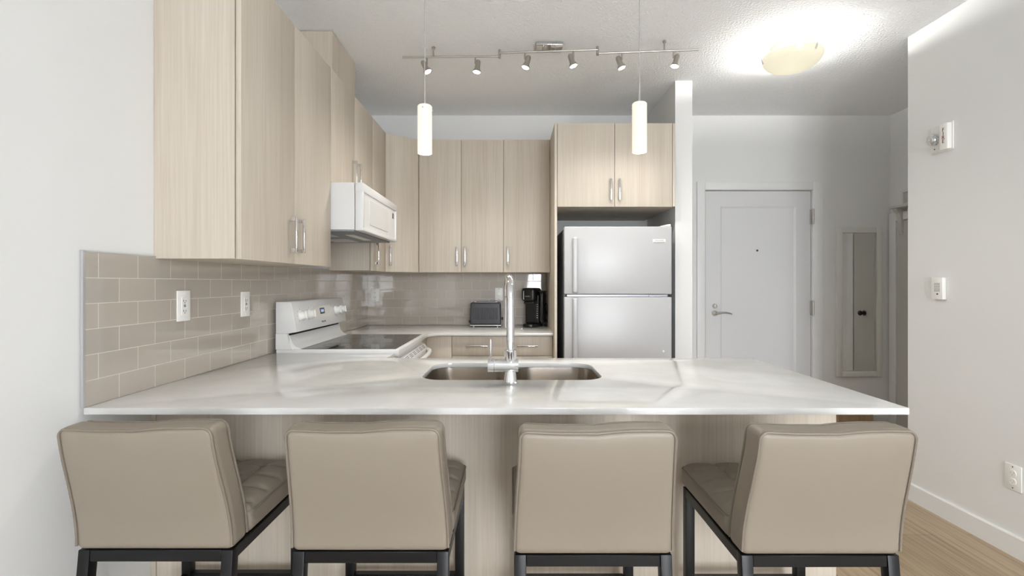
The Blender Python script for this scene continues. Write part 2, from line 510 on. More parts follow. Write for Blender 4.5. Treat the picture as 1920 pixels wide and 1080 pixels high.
# recessed panel with a sloped edge
o0, o1 = y0, y0 + .008
t = bmesh.new()
A = [t.verts.new(v) for v in ((px0, o0, .25), (px1, o0, .25), (px1, o0, pz), (px0, o0, pz))]
s_ = .016
C_ = [t.verts.new(v) for v in ((px0 + s_, o1, .25 + s_), (px1 - s_, o1, .25 + s_), (px1 - s_, o1, pz - s_), (px0 + s_, o1, pz - s_))]
for k in range(4): t.faces.new((A[k], A[(k + 1) % 4], C_[(k + 1) % 4], C_[k]))
t.faces.new(C_)
bmesh.ops.recalc_face_normals(t, faces=t.faces)
b._merge(t)
b.box(px0, px1, y0 + .0085, y1, .25, pz)
b.put('panel', M_door, d, smooth=0)
b = B()
cx0, cx1, cz = X_(1306, YB), X_(1541, YB), Z_(341.5, YB)
jx0, jx1, jz = DX0 - .006, DX1 + .006, DZ + .006
b.box(cx0, jx0, YB - .017, YB - .001, 0, cz, .003).box(jx1, cx1, YB - .017, YB - .001, 0, cz, .003)
b.box(jx0, jx1, YB - .017, YB - .001, jz, cz, .003)
b.box(jx0 - .005, jx0 + .003, YB, YB + .06, 0, jz).box(jx1 - .003, jx1 + .005, YB, YB + .06, 0, jz).box(jx0, jx1, YB, YB + .06, jz - .003, jz + .005)
b.put('casing', M_trim, d)
p = at(1340.5, 587.5, YB)
b = B(); b.cyl((p.x, y0, p.z), (p.x, y0 - .010, p.z), .026, .024, 32).cyl((p.x, y0 - .01, p.z), (p.x, y0 - .045, p.z), .012, .011)
pts = [(p.x + .13 * u, y0 - .045 - .004 * math.sin(u * 3), p.z + .016 * math.sin(u * 2.5) - .014 * u) for u in [k / 14 for k in range(15)]]
b.tube(pts, [.010 - .0045 * k / 14 for k in range(15)], 12)
b.sphere((p.x, y0 - .045, p.z), .012)
b.put('lever_handle', M_nickel, d)
p = at(1340.5, 574, YB)
b = B(); b.cyl((p.x, y0, p.z), (p.x, y0 - .012, p.z), .021, .018, 28)
b.box(p.x - .004, p.x + .004, y0 - .026, y0 - .012, p.z - .013, p.z + .013, .002)
b.put('deadbolt', M_nickel, d)
p = at(1421, 469.5, YB)
b = B(); b.cyl((p.x, y0 + .009, p.z), (p.x, y0 + .001, p.z), .009, .007, 20)
b.put('peephole', M_inkd, d)
for (ya, yb_) in ((393, 420), (564, 591)):
    z0, z1 = Z_(yb_, YB), Z_(ya, YB)
    b = B(); x = X_(1521.5, YB)
    for k in range(5):
        zz0 = z0 + (z1 - z0) * k / 5
        b.cyl((x, YB - .024, zz0 + .001), (x, YB - .024, zz0 + (z1 - z0) / 5 - .001), .0085, n=14)
    b.cyl((x, YB - .024, z0 - .006), (x, YB - .024, z1 + .006), .005, n=12)
    b.box(x - .012, x + .012, YB - .018, YB + .003, z0, z1)
    b.put('hinge', M_nickel, d)

# narrow closet door on the hall side wall, seen past the corner and in the mirror
d = struct(thing('door_2', 'grey-white flat closet door with a dark knob in the hall', 'door', (HX, 3.87, 0)))
b = B(); b.box(HX - .022, HX - .001, 3.745, 4.09, .01, 1.80)
b.put('slab', M_closet, d, smooth=0)
b = B(); b.box(HX - .03, HX - .001, 3.655, 3.74, 0, 1.88, .003).box(HX - .03, HX - .001, 4.095, 4.165, 0, 1.88, .003).box(HX - .03, HX - .001, 3.74, 4.095, 1.81, 1.88, .003)
b.put('casing', M_trim, d)
b = B(); b.cyl((HX - .022, 3.88, 1.0), (HX - .05, 3.88, 1.0), .009, .008).sphere((HX - .062, 3.88, 1.0), .024, (.7, 1, 1))
b.cyl((HX - .022, 3.88, 1.0), (HX - .027, 3.88, 1.0), .024)
b.put('knob', mat('dark_bronze', (70, 64, 60), .3, 1), d)

# ------------------------------------------------------------------ tile backsplashes
b = B(); b.box(WL + .001, WL + .0075, 1.41, YB - .009, .9145, 1.371)
r = tag(b.put('tile_backsplash', M_tileL, smooth=0), 'glossy taupe subway tile on the left wall above the peninsula', 'backsplash')
b = B(); b.box(WL + .001, WL + .009, 1.402, 1.4095, .9145, 1.3755).box(WL + .001, WL + .009, 1.4095, YB - .01, 1.3712, 1.3745)
b.put('edge_trim', M_alu, r, smooth=0)
b = B(); b.box(WL + .008, .300, YB - .0075, YB - .001, .9145, 1.371)
tag(b.put('tile_backsplash', M_tileB, smooth=0), 'glossy grey subway tile on the back wall behind toaster', 'backsplash')
SPL = WL + .0076          # face of the left tiles
SPB = YB - .0076          # face of the back tiles

# ------------------------------------------------------------------ cabinets
UZ0, UZ1 = 1.366, 2.415
def pull(root, p, along, out, L=.15, proj=.028, w=.012):
    """square U pull: p = centre on the door face, along = bar direction, out = outward normal"""
    p, along, out = Vector(p), Vector(along), Vector(out)
    side = along.cross(out)
    M = Matrix((side, out, along)).transposed().to_4x4(); M.translation = p
    b = B()
    b.box(-w / 2, w / 2, proj - .009, proj, -L / 2, L / 2, .0015, 2, M)
    for s in (-1, 1):
        a, c = sorted((s * L / 2, s * (L / 2 - .017)))
        b.box(-w / 2, w / 2, 0, proj - .0085, a, c, .001, 1, M)
    return b.put('handle', M_chrome, root)
def door_box(root, x0, x1, y0, y1, z0, z1, name='door'):
    b = B(); b.box(x0, x1, y0, y1, z0, z1, .0012, 2)
    return b.put(name, M_wood, root)
XF = -.954          # face of the left wall cabinets
def left_cab(name, label, ya, yb, za, zb, doors, cat='cabinet', group='wall cabinets above the tiles'):
    r = thing(name, label, cat, ((WL + XF) / 2, (ya + yb) / 2, za), group)
    b = B(); b.box(WL + .001, XF - .0225, ya, yb, za, zb)
    b.put('body', M_wood, r, smooth=0)
    for (a, c, hy) in doors:
        dr = door_box(r, XF - .019, XF, a + .0012, c - .0012, za - .002, zb - .002)
        if hy is not None: pull(dr, (XF, hy[0], hy[1]), (0, 0, 1), (1, 0, 0))
    return r
left_cab('wall_cabinet', 'tall pale wood wall cabinet nearest the viewer, left of the microwave', 1.69, 2.528, UZ0, UZ1,
         [(1.69, 2.11, (2.072, 1.488)), (2.11, 2.528, (2.148, 1.488))])
left_cab('wall_cabinet', 'short pale wood wall cabinet directly above the white microwave', 2.532, 3.288, 1.815, UZ1,
         [(2.532, 2.914, (2.876, 1.937)), (2.914, 3.288, (2.955, 1.937))])
left_cab('wall_cabinet', 'narrow single-door wall cabinet between microwave and the angled corner', 3.292, 3.622, UZ0, UZ1,
         [(3.292, 3.622, (3.345, 1.484))])
YF = 3.797          # face of the back wall cabinets
XC = -.736
# diagonal corner cabinet
r = thing('wall_cabinet', 'pale wood corner wall cabinet with an angled door', 'cabinet', (-1.0, 3.95, UZ0), 'wall cabinets above the tiles')
b = B()
b.prism([(WL + .001, 3.626), (XF - .022, 3.626), (XC - .003, YF + .023), (XC - .003, YB - .001), (WL + .001, YB - .001)], 'z', UZ0, UZ1)
b.put('body', M_wood, r, smooth=0)
pa, pb = Vector((XF - .003, 3.625, 0)), Vector((XC - .003, YF + .001, 0))
dv = (pb - pa).normalized(); nv = Vector((dv.y, -dv.x, 0))
L_ = (pb - pa).length
M = Matrix((dv, -nv, Vector((0, 0, 1)))).transposed().to_4x4(); M.translation = pa
b = B(); b.box(.002, L_ - .002, -.001, .017, UZ0 - .002, UZ1 - .002, .0012, 2, M)
dr = b.put('door', M_wood, r)
pull(dr, pa + dv * .035 + nv * .001 + Vector((0, 0, 1.484)), (0, 0, 1), nv)
def back_cab(label, xs, handles, z0=UZ0, z1=UZ1, yf=YF, xr=None):
    r = thing('wall_cabinet', label, 'cabinet', ((xs[0] + xs[-1]) / 2, (yf + YB) / 2, z0), 'wall cabinets above the tiles')
    b = B(); b.box(xs[0], xs[-1] if xr is None else xr, yf + .0225, YB - .001, z0, z1)
    b.put('body', M_wood, r, smooth=0)
    for a, c, h in zip(xs, xs[1:], handles):
        dr = door_box(r, a + .0015, c - .0015, yf, yf + .019, z0 - .002, z1 - .002)
        pull(dr, (h[0], yf, h[1]), (0, 0, 1), (0, -1, 0))
    return r
xs = [XC, X_(865, YF), X_(944, YF), .3005]
back_cab('pale wood double-door wall cabinet above the toaster', xs[:3], [(X_(857, YF), 1.49), (X_(872, YF), 1.49)])
back_cab('pale wood single-door wall cabinet beside the tall fridge panel', xs[2:], [(X_(952, YF), 1.49)])
# fridge surround
YQ = 3.40
r = back_cab('pale wood double-door cabinet above the white refrigerator', [.3215, X_(1152.5, YQ), 1.136], [(X_(1145, YQ), 1.94), (X_(1161, YQ), 1.94)],
             1.822, 2.413, YQ)
r['group'] = 'wall cabinets above the tiles'
b = B(); b.box(1.138, 1.156, YQ + .002, YB - .001, 1.822, 2.411)
b.put('side_filler', M_wood, r, smooth=0)
b = B(); b.box(.3015, .3195, YQ, YB - .001, 0, 2.413, .0008, 1)
tag(b.put('tall_panel', M_wood, smooth=0), 'full-height pale wood end panel left of the refrigerator', 'panel')
# boxed duct on top of the microwave cabinet
b = B(); b.box(WL + .001, -1.04, 2.775, 3.18, UZ1 + .0005, CZ - .004, .001, 1)
tag(b.put('duct_cover', M_wood, smooth=0), 'small pale wood duct box between microwave cabinet and ceiling', 'panel')

# base cabinet under the back counter
r = thing('base_cabinet', 'pale wood base cabinet with a wide drawer under the back counter', 'cabinet', (-.15, 3.85, 0))
YD = 3.53
b = B(); b.box(-1.25, .300, YD + .022, YB - .01, .1, .893).box(-1.25, -.63, 3.272, YD + .021, .1, .893).box(-1.2, .29, YD + .08, YB - .02, 0, .1)
b.put('body', M_wood, r, smooth=0)
door_box(r, -.628, -.4445, YD, YD + .02, .11, .888, 'filler_panel')
dr = door_box(r, -.441, .2985, YD, YD + .02, .745, .888, 'drawer')
for (a, c) in ((877, 913), (970, 1009)):
    pull(dr, ((X_(a, YD) + X_(c, YD)) / 2, YD, .818), (1, 0, 0), (0, -1, 0), L=.15, w=.008)
dr = door_box(r, -.441, .2985, YD, YD + .02, .43, .742, 'drawer')
for (a, c) in ((877, 913), (970, 1009)):
    pull(dr, ((X_(a, YD) + X_(c, YD)) / 2, YD, .66), (1, 0, 0), (0, -1, 0), L=.15, w=.008)
door_box(r, -.441, .2985, YD, YD + .02, .11, .427, 'drawer')

# peninsula base
r = thing('peninsula_cabinet', 'pale wood peninsula base panel behind the four stools', 'cabinet', (-.06, 2.0, 0))
YP = 1.68
b = B(); b.box(WL + .001, -1.245, YP - .003, YP + .017, 0, .893).box(-1.244, 1.135, YP, YP + .018, 0, .893, .0006, 1)
b.put('back_panel', M_wood, r, smooth=0)
b = B(); b.box(1.117, 1.135, YP + .0185, 2.31, 0, .893)
b.put('end_panel', M_wood, r, smooth=0)
b = B(); b.box(-.60, 1.116, 2.29, 2.31, .1, .893).box(-.6, 1.116, 2.2, 2.22, 0, .1)
b.box(-1.24, -.60, 2.30, 2.49, .1, .893)
b.put('cabinet_front', M_wood, r, smooth=0)

# ------------------------------------------------------------------ countertops, sink, tap
CT0, CT1 = .894, .914
SX0, SX1, SY0, SY1 = -.352, .352, 1.812, 2.196
b = B()
b.slab([(WL + .0085, 1.405), (1.163, 1.405), (1.168, 2.338), (-.585, 2.338), (-.607, 2.345), (-.612, 2.365), (-.612, 2.503), (WL + .0085, 2.503)],
       [rrect(SX0, SX1, SY0, SY1, .085)[::-1]], CT0, CT1)
tag(b.put('peninsula_countertop', M_quartz), 'long white quartz peninsula countertop with the sink cut out', 'countertop')
b = B()
cr = .1
arc = [(-.60 + cr - cr * math.cos(a), 3.50 - cr + cr * math.sin(a)) for a in [math.pi / 2 * k / 10 for k in range(11)]]
b.slab([(WL + .0085, 3.269)] + [(-.60, 3.269)] + arc + [(.3005, 3.50), (.3005, YB - .0085), (WL + .0085, YB - .0085)], [], CT0, CT1)
tag(b.put('back_countertop', M_quartz), 'white quartz countertop along the back wall under the toaster', 'countertop')

sk = thing('kitchen_sink', 'stainless steel double-bowl undermount sink in the peninsula', 'sink', (0, 2.0, .69))
def basin(x0, x1, y0, y1, z1, z0, r):
    t = bmesh.new(); rings = []
    for (ins, z, rr) in ((0, z1, r), (.006, z1 - .10, r - .004), (.012, z0 + .03, r - .008), (.022, z0 + .008, r - .015), (.045, z0, r - .03), ):
        rings.append([t.verts.new((x, y, z)) for (x, y) in rrect(x0 + ins, x1 - ins, y0 + ins, y1 - ins, max(rr, .02), 10)])
    for a, c in zip(rings, rings[1:]):
        n = len(a)
        for k in range(n): t.faces.new((a[k], a[(k + 1) % n], c[(k + 1) % n], c[k]))
    t.faces.new(rings[-1])
    bmesh.ops.recalc_face_normals(t, faces=t.faces)
    for f in t.faces: f.normal_flip()
    return t
zr = CT0 - .0006
for (a, c) in ((SX0 - .002, -.012), (.012, SX1 + .002)):
    b = B(); b._merge(basin(a, c, SY0 - .002, SY1 + .002, zr, .70, .085))
    bo = b.put('basin', M_steel, sk)
    xm = (a + c) / 2
    b = B(); b.lathe([(0, .7008), (.03, .7008), (.043, .7035), (.045, .7005)], (xm, 2.0, 0))
    b.put('drain', M_chrome, bo)
b = B()
fl = rrect(SX0 - .03, SX1 + .03, SY0 - .03, SY1 + .03, .1)
h1 = rrect(SX0 - .002, -.012, SY0 - .002, SY1 + .002, .085)[::-1]; h2 = rrect(.012, SX1 + .002, SY0 - .002, SY1 + .002, .085)[::-1]
b.slab(fl, [h1, h2], zr - .002, zr, 0)
b.put('rim', M_steel, sk)

fx, fy = -.006, 1.757
fc = thing('kitchen_faucet', 'tall chrome gooseneck faucet standing in front of the sink', 'faucet', (fx, fy, CT1))
b = B(); b.lathe([(0, 0), (.0285, 0), (.0285, .004), (.0255, .006), (.0215, .03), (.0195, .045), (.019, .062), (0, .062)], (fx, fy, CT1 + .0003))
b.put('base', M_chrome, fc)
zb = .978
b = B(); b.cyl((fx - .058, fy, zb), (fx + .0285, fy, zb), .0235, n=40)
b.put('body', M_chrome, fc)
b = B(); b.cyl((fx - .082, fy, zb), (fx - .0595, fy, zb), .0238, n=40)
lv = b.put('lever_hub', M_chrome, fc)
b = B(); b.cyl((fx - .072, fy, zb + .02), (fx - .072, fy, zb + .094), .004, .0038, 16).sphere((fx - .072, fy, zb + .094), .004)
b.put('lever', M_chrome, lv)
b = B(); b.lathe([(0, 0), (.0205, 0), (.0225, .03), (.0225, .051), (.019, .053), (0, .053)], (fx, fy, zb + .006))
b.put('collar', M_chrome, fc)
b = B(); R_ = .088; zc = 1.212; tw = -.07
pts = [(0, zb + .05), (0, 1.09), (0, 1.15)] + [(R_ - R_ * math.cos(a), zc + R_ * math.sin(a)) for a in [math.pi * k / 20 for k in range(21)]] + [(2 * R_, 1.19)]
b.tube([(fx + u * tw, fy + u, z) for (u, z) in pts], .0148, 28)
sp = b.put('spout', M_chrome, fc)
b = B(); b.cyl((fx + 2 * R_ * tw, fy + 2 * R_, 1.19), (fx + 2 * R_ * tw, fy + 2 * R_, 1.10), .0165, .0175, 28)
b.put('spray_head', M_chrome, sp)

# ------------------------------------------------------------------ range
RY0, RY1 = 2.508, 3.264
rg = thing('electric_range', 'white electric range with black glass cooktop against the left wall', 'stove', (-.92, 2.886, 0))
b = B(); b.box(-1.235, -.612, RY0, RY1, .03, .893).box(-1.2, -.64, RY0 + .03, RY1 - .03, 0, .03)
b.put('body', M_white, rg, smooth=0)
b = B()
b.box(-1.235, -.592, RY0, RY1, .894, .9315, .007, 3)
b.put('cooktop_frame', M_white, rg)
b = B(); b.box(-1.112, -.612, RY0 + .022, RY1 - .018, .9305, .9335, .001, 1)
ct = b.put('cooktop_glass', M_glassblk, rg)
for (x, y, rr) in ((-.98, 2.69, .075), (-.98, 3.07, .09), (-.74, 2.69, .1), (-.74, 3.07, .075)):
    b = B()
    b.lathe([(rr - .0012, .93365), (rr, .93365), (rr, .9338), (rr - .0012, .9338), (rr - .0012, .93365)], (x, y, 0), 48)
    b.put('burner_ring', M_ink, ct)
# back guard: lower riser and tilted control panel
b = B()
prof = [(-1.235, .93), (-1.235, 1.003), (-1.170, 1.003), (-1.165, .985), (-1.155, .962), (-1.138, .944), (-1.112, .934), (-1.112, .93)]
b.prism(prof, 'y', RY0 + .02, RY1 - .02)
b.put('riser', M_white, rg)
b = B()
b.prism([(-1.235, .9318), (-1.235, 1.0138), (-1.1755, 1.0138), (-1.1715, 1.0), (-1.166, .96), (-1.147, .9318)], 'y', RY0, RY0 + .018)
b.put('riser_end', M_white, rg)
b = B()
b.prism([(-1.235, .9318), (-1.235, 1.0138), (-1.1755, 1.0138), (-1.1715, 1.0), (-1.166, .96), (-1.147, .9318)], 'y', RY1 - .018, RY1)
b.put('riser_end', M_white, rg)
cp0, cp1 = Vector((-1.126, 1.022)), Vector((-1.153, 1.172))      # bottom and top of tilted face
b = B()
b.prism([(-1.235, 1.014), (-1.175, 1.014), (cp0.x, cp0.y), (cp1.x, cp1.y), (-1.160, 1.181), (-1.235, 1.181)], 'y', RY0, RY1, .003)
gd = b.put('control_panel', M_white, rg)
b = B(); b.box(-1.234, -1.173, RY0 + .02, RY1 - .02, 1.0045, 1.0135)
b.put('vent_gap', M_hole, rg, smooth=0)
tl = math.atan2(cp0.x - cp1.x, cp1.y - cp0.y)          # tilt of the face from vertical
def onp(y, z):                                          # point on the tilted face at height z
    k = (z - cp0.y) / (cp1.y - cp0.y)
    return Vector((cp0.x + (cp1.x - cp0.x) * k, y, z))
nrm = Vector((math.cos(tl), 0, math.sin(tl)))
for y in (2.590, 2.705, 3.105, 3.20):
    p = onp(y, 1.103)
    b = B(); b.cyl(p + nrm * .0006, p + nrm * .007, .028, .027, 36).cyl(p + nrm * .007, p + nrm * .03, .0225, .020, 36)
    b.box(-.004, .004, .030, .036, -.02, .02, .0015, 2, Matrix.Translation(p) @ Matrix((Vector((0, 1, 0)), nrm, Vector((-math.sin(tl), 0, math.cos(tl))))).transposed().to_4x4())
    kb = b.put('knob', M_plast, gd)
b = B()
for y in (2.590, 2.705, 3.105, 3.20):
    for a in range(0, 360, 45):
        if 225 < a < 315: continue
        rr = .036
        p = onp(y + rr * math.cos(math.radians(a)), 1.103 + rr * math.sin(math.radians(a)))
        b.box(-.0022, .0022, -.0002, .0008, -.0025, .0025, 0, 1, Matrix.Translation(p) @ Matrix.Rotation(math.pi / 2, 4, 'Z') @ Matrix.Rotation(-tl, 4, 'X'))
for (y, z, w, h) in ((2.79, 1.128, .04, .003), (2.79, 1.116, .012, .006), (2.81, 1.116, .012, .006), (2.79, 1.104, .010, .005), (2.82, 1.104, .010, .005),
                     (2.80, 1.090, .012, .004), (2.97, 1.128, .008, .004), (2.99, 1.116, .006, .004), (3.0, 1.128, .006, .004),
                     (2.87, 1.088, .006, .004), (2.89, 1.088, .006, .004), (2.91, 1.088, .006, .004), (2.93, 1.088, .006, .004), (2.95, 1.088, .006, .004)):
    b.box(-w / 2, w / 2, -.0002, .0008, -h / 2, h / 2, 0, 1, Matrix.Translation(onp(y, z)) @ Matrix.Rotation(math.pi / 2, 4, 'Z') @ Matrix.Rotation(-tl, 4, 'X'))
b.text('FRIGIDAIRE', .013, face_pX(onp(2.885, 1.050) + nrm * .0006, tl), .0003)
b.put('printed_markings', M_ink, gd, smooth=0)
b = B()
Mp = Matrix.Translation(onp(2.885, 1.108)) @ Matrix.Rotation(math.pi / 2, 4, 'Z') @ Matrix.Rotation(-tl, 4, 'X')
b.box(-.135, .135, -.0012, .0005, -.037, .037, .0008, 1, Mp)
b.put('keypad', mat('keypad_film', (228, 226, 221), .3), gd)
b = B(); b.box(-.034, .034, -.0026, .0012, -.018, .018, .0006, 1, Matrix.Translation(onp(2.886, 1.113)) @ Matrix.Rotation(math.pi / 2, 4, 'Z') @ Matrix.Rotation(-tl, 4, 'X'))
ds = b.put('display', M_disp, gd)
b = B(); b.text('12:21', .020, face_pX(onp(2.886, 1.113) + nrm * .0028, tl), .0002)
b.put('display_digits', M_led, ds, smooth=0)
# oven door with vent slots and bowed handle
b = B()
b.prism([(-.611, .20), (-.575, .20), (-.571, .82), (-.576, .846), (-.594, .868), (-.611, .872)], 'y', RY0 + .004, RY1 - .004, .002)
od = b.put('oven_door', M_white, rg)
b = B()
nd = Vector((.022, 0, .018)).normalized()
for row in range(3):
    for k in range(6):
        yy = 2.70 + k * .095
        p = Vector((-.580, 0, .851)).lerp(Vector((-.591, 0, .8645)), row / 2)
        Mv = Matrix.Translation((p.x, yy, p.z)) @ Matrix((Vector((0, 1, 0)), Vector((-.018, 0, .022)).normalized(), nd)).transposed().to_4x4()
        b.box(-.035, .035, -.0014, .0014, -.001, .0006, 0, 1, Mv)
b.put('vent_slot', M_hole, od, smooth=0)
b = B()
pts = []
for k in range(17):
    u = k / 16
    pts.append((-.566 + .042 * math.sin(math.pi * u) ** .5, RY0 + .03 + (RY1 - RY0 - .06) * u, .832))
b.tube(pts, .014, 16)
b.put('door_handle', M_white, od)

# ------------------------------------------------------------------ microwave over the range
mz0, mz1 = 1.556, 1.811
my0, my1 = 2.535, 3.284
mw = thing('microwave', 'white over-the-range microwave hung below the short cabinet', 'microwave', (-1.0, 2.9, mz0))
b = B(); b.box(WL + .001, -.832, my0, my1, mz0 + .006, mz1, .002, 1)
b.put('body', M_white, mw)
b = B(); fx0, fx1 = -.829, -.788
iy0, iy1, iz0, iz1 = my0 + .03, my1 - .025, mz0 + .018, mz1 - .045
b.box(fx0, fx1 - .006, my0 + .003, my1 - .003, mz0 + .005, mz1 - .003)
b.box(fx0, fx1, my0, my1, iz1, mz1, .003, 2).box(fx0, fx1, my0, my1, mz0 + .002, iz0, .003, 2)
b.box(fx0, fx1, my0, iy0, iz0 - .004, iz1 + .004, .003, 2).box(fx0, fx1, iy1, my1, iz0 - .004, iz1 + .004, .003, 2)
fd = b.put('door', M_white, mw)
b = B(); b.box(fx1 - .008, fx1 - .0035, my0 + .14, my0 + .53, iz0 + .03, iz1 - .025, .001, 1)
b.put('window', mat('microwave_window', (214, 214, 213), .2), fd)
b = B(); b.box(fx1 - .008, fx1 - .004, my1 - .10, my1 - .07, iz1 - .058, iz1 - .022, .001, 1)
b.put('display', M_ink, fd)
b = B(); b.box(WL + .02, -.835, my0 + .005, my1 - .005, mz0 - .002, mz0 + .0055)
un = b.put('underside', M_grey, mw, smooth=0)
for (xa, xb, ya, yb_) in ((-1.18, -1.02, my0 + .08, my0 + .3), (-1.18, -1.02, my1 - .3, my1 - .08)):
    b = B(); b.box(xa, xb, ya, yb_, mz0 - .005, mz0 - .0022)
    b.put('grease_filter', M_alu, un, smooth=0)
b = B(); b.box(-.95, -.90, my0 + .2, my1 - .2, mz0 - .004, mz0 - .0022)
b.put('lamp_lens', M_plast, un, smooth=0)

# ------------------------------------------------------------------ refrigerator
FX0, FX1, FY = .367, 1.123, 3.37
fr = thing('refrigerator', 'white top-freezer refrigerator between the tall panel and partition', 'fridge', ((FX0 + FX1) / 2, 3.75, 0))
b = B(); b.box(FX0 + .004, FX1 - .004, FY + .07, 4.12, .03, 1.668, .004, 2).box(FX0 + .03, FX1 - .03, FY + .1, 4.1, 0, .03)
b.put('body', M_grey, fr)
b = B(); b.box(FX0 + .012, FX1 - .012, FY + .058, FY + .07, .12, 1.665)
b.put('gasket', mat('grey_gasket', (150, 150, 152), .6), fr, smooth=0)
zg0, zg1 = 1.181, 1.200
b = B(); b.box(FX0, FX1, FY, FY + .058, zg1, 1.677, .008, 3)
fz = b.put('freezer_door', M_fridge, fr)
b = B(); b.box(FX0, FX1, FY, FY + .058, .12, zg0, .008, 3)
ld_ = b.put('lower_door', M_fridge, fr)
for (dd, z0, z1) in ((fz, zg1 + .008, 1.60), (ld_, .55, zg0 - .008)):
    b = B(); xh = X_(1078, FY)
    b.rbox(xh - .018, xh + .018, FY - .032, FY - .0005, z0, z1, .012, (2, 2, 8))
    b.put('handle', M_fridge, dd)
b = B(); b.box(FX0 + .02, FX1 - .03, FY + .012, FY + .056, zg0 + .003, zg1 - .003)
b.box(FX1 - .16, FX1 - .07, FY + .004, FY + .05, zg0 + .002, zg1 - .006)
b.put('hinge_strip', mat('hinge_grey', (150, 150, 156), .35, .6), fr, smooth=0)
b = B(); b.prism([(FX1 - .09, 1.6775), (FX1 - .006, 1.6775), (FX1 - .006, 1.694), (FX1 - .03, 1.692)], 'y', FY + .006, FY + .11, .002)
b.put('hinge_cover', M_plast, fr)
b = B(); p = at(1236, 452, FY)
b.box(p.x - .045, p.x + .045, FY - .0022, FY - .0002, p.z - .011, p.z + .013, .0008, 1)
bd = b.put('badge', M_plast, fz)
b = B(); b.text('FRIGIDAIRE', .0125, face_mY((p.x, FY - .0024, p.z + .004)), .0003).box(p.x - .04, p.x + .04, FY - .0027, FY - .0021, p.z - .0085, p.z - .006)
b.put('badge_lettering', M_ink, bd, smooth=0)
b = B(); p = at(1244, 658.5, FY); b.cyl((p.x, FY, p.z), (p.x, FY - .004, p.z), .008, .007, 20)
b.put('plug_cap', M_plast, ld_)

# ------------------------------------------------------------------ toaster
ty0, ty1, tx0, tx1 = 4.0, 4.155, X_(881, 4.0), X_(939.5, 4.0)
tz0, tz1 = .930, 1.117
tt = thing('toaster', 'charcoal ribbed two-slot toaster on the back counter', 'toaster', ((tx0 + tx1) / 2, (ty0 + ty1) / 2, CT1))
b = B()
def taper(c):
    k = (c.z - tz0) / (tz1 - tz0)
    cx = (tx0 + tx1) / 2
    return (cx + (c.x - cx) * (1.0 - .03 * k), c.y, c.z)
b.rbox(tx0, tx1, ty0, ty1, tz0, tz1, .014, (6, 4, 5), taper)
sh = b.put('housing', M_char, tt)
b = B()
for k in range(13):
    x = tx0 + .032 + (tx1 - tx0 - .064) * k / 12
    b.rbox(x - .0045, x + .0045, ty0 - .0035, ty0 + .004, tz0 + .045, tz1 - .045, .0034, (1, 1, 3))
b.put('rib', M_char, sh)
b = B(); b.rbox(tx0 - .002, tx1 + .002, ty0 - .002, ty1 + .002, .921, .9295, .004, (4, 4, 1))
for (x, y) in ((tx0 + .03, ty0 + .02), (tx1 - .03, ty0 + .02), (tx0 + .03, ty1 - .02), (tx1 - .03, ty1 - .02)):
    b.cyl((x, y, CT1 + .0005), (x, y, .9212), .009, n=16)
b.put('base', M_alu, tt)
b = B(); b.box(tx0 + .035, tx1 - .035, ty0 + .03, ty1 - .03, tz1 + .0003, tz1 + .004, .001, 1)
tp = b.put('top_plate', M_alu, tt)
for yy in (ty0 + .05, ty1 - .05):
    b = B(); b.box(tx0 + .05, tx1 - .05, yy - .012, yy + .012, tz1 + .0042, tz1 + .0056)
    b.put('slot', M_hole, tp, smooth=0)
b = B(); b.box(tx1 + .0005, tx1 + .012, ty0 + .06, ty0 + .09, .970, .990, .003, 2).box(tx1 + .010, tx1 + .02, ty0 + .05, ty0 + .10, .966, .994, .004, 2)
b.put('lever', M_black, tt)
b = B(); b.cyl((tx0 - .001, ty0 + .06, .955), (tx0 - .012, ty0 + .06, .955), .011, .010, 20)
b.put('dial', M_black, tt)

# ------------------------------------------------------------------ coffee maker
cmx, cmy = .176, 4.03
cm = thing('coffee_maker', 'black single-cup coffee maker in the corner by the tall panel', 'coffee maker', (cmx, cmy, CT1))
def cmt(bm_build, name, m, parent=cm, smooth=38):
    """build upright around the origin, then turn towards the room and set on the counter"""
    b = B(); bm_build(b)
    bmesh.ops.transform(b.bm, matrix=Matrix.Translation((cmx, cmy, CT1 + .0006)) @ Matrix.Rotation(math.radians(-24), 4, 'Z'), verts=b.bm.verts)
    return b.put(name, m, parent, smooth)
cmt(lambda b: b.prism([(-.058 * math.cos(a), -.068 - .052 * math.sin(a)) for a in [math.pi * k / 16 for k in range(17)]] + [(.062, .07), (-.062, .07)], 'z', 0, .026, .004), 'base', M_black)
cmt(lambda b: b.rbox(-.062, .060, -.02, .075, .024, .27, .012, (4, 4, 6)), 'column', M_black)
hd = cmt(lambda b: (b.rbox(-.064, .050, -.105, .075, .215, .322, .02, (5, 5, 4))), 'brew_head', M_black)
cmt(lambda b: b.box(-.045, -.037, -.1075, -.104, .228, .300, .001, 1), 'chrome_strip', M_chrome, hd)
def kl(b): b.text('KEURIG', .012, face_mY((-.006, -.1068, .255)), .0004)
cmt(kl, 'head_lettering', M_alu, hd, 0)
cmt(lambda b: b.rbox(-.05, .04, -.085, -.03, .190, .216, .01, (3, 3, 2)), 'spout', M_black)
def ticks(b):
    for k in range(7): b.box(.040, .052, -.0212, -.0195, .075 + k * .018, .0785 + k * .018)
cmt(ticks, 'level_marks', M_alu, cm, 0)
cmt(lambda b: b.rbox(.0605, .094, -.015, .07, .03, .285, .010, (3, 3, 5)), 'water_tank', mat('smoke_black', (20, 20, 21), .12))
cmt(lambda b: b.rbox(.058, .096, -.02, .074, .286, .300, .005, (3, 3, 1)), 'tank_lid', M_black)
def cord(b):
    pts = [(.085, .05, .02), (.098, .045, .03), (.106, .045, .07), (.108, .05, .13), (.106, .052, .18), (.098, .056, .195), (.090, .062, .18), (.096, .066, .11), (.10, .068, .03)]
    b.tube(pts, .003, 8)
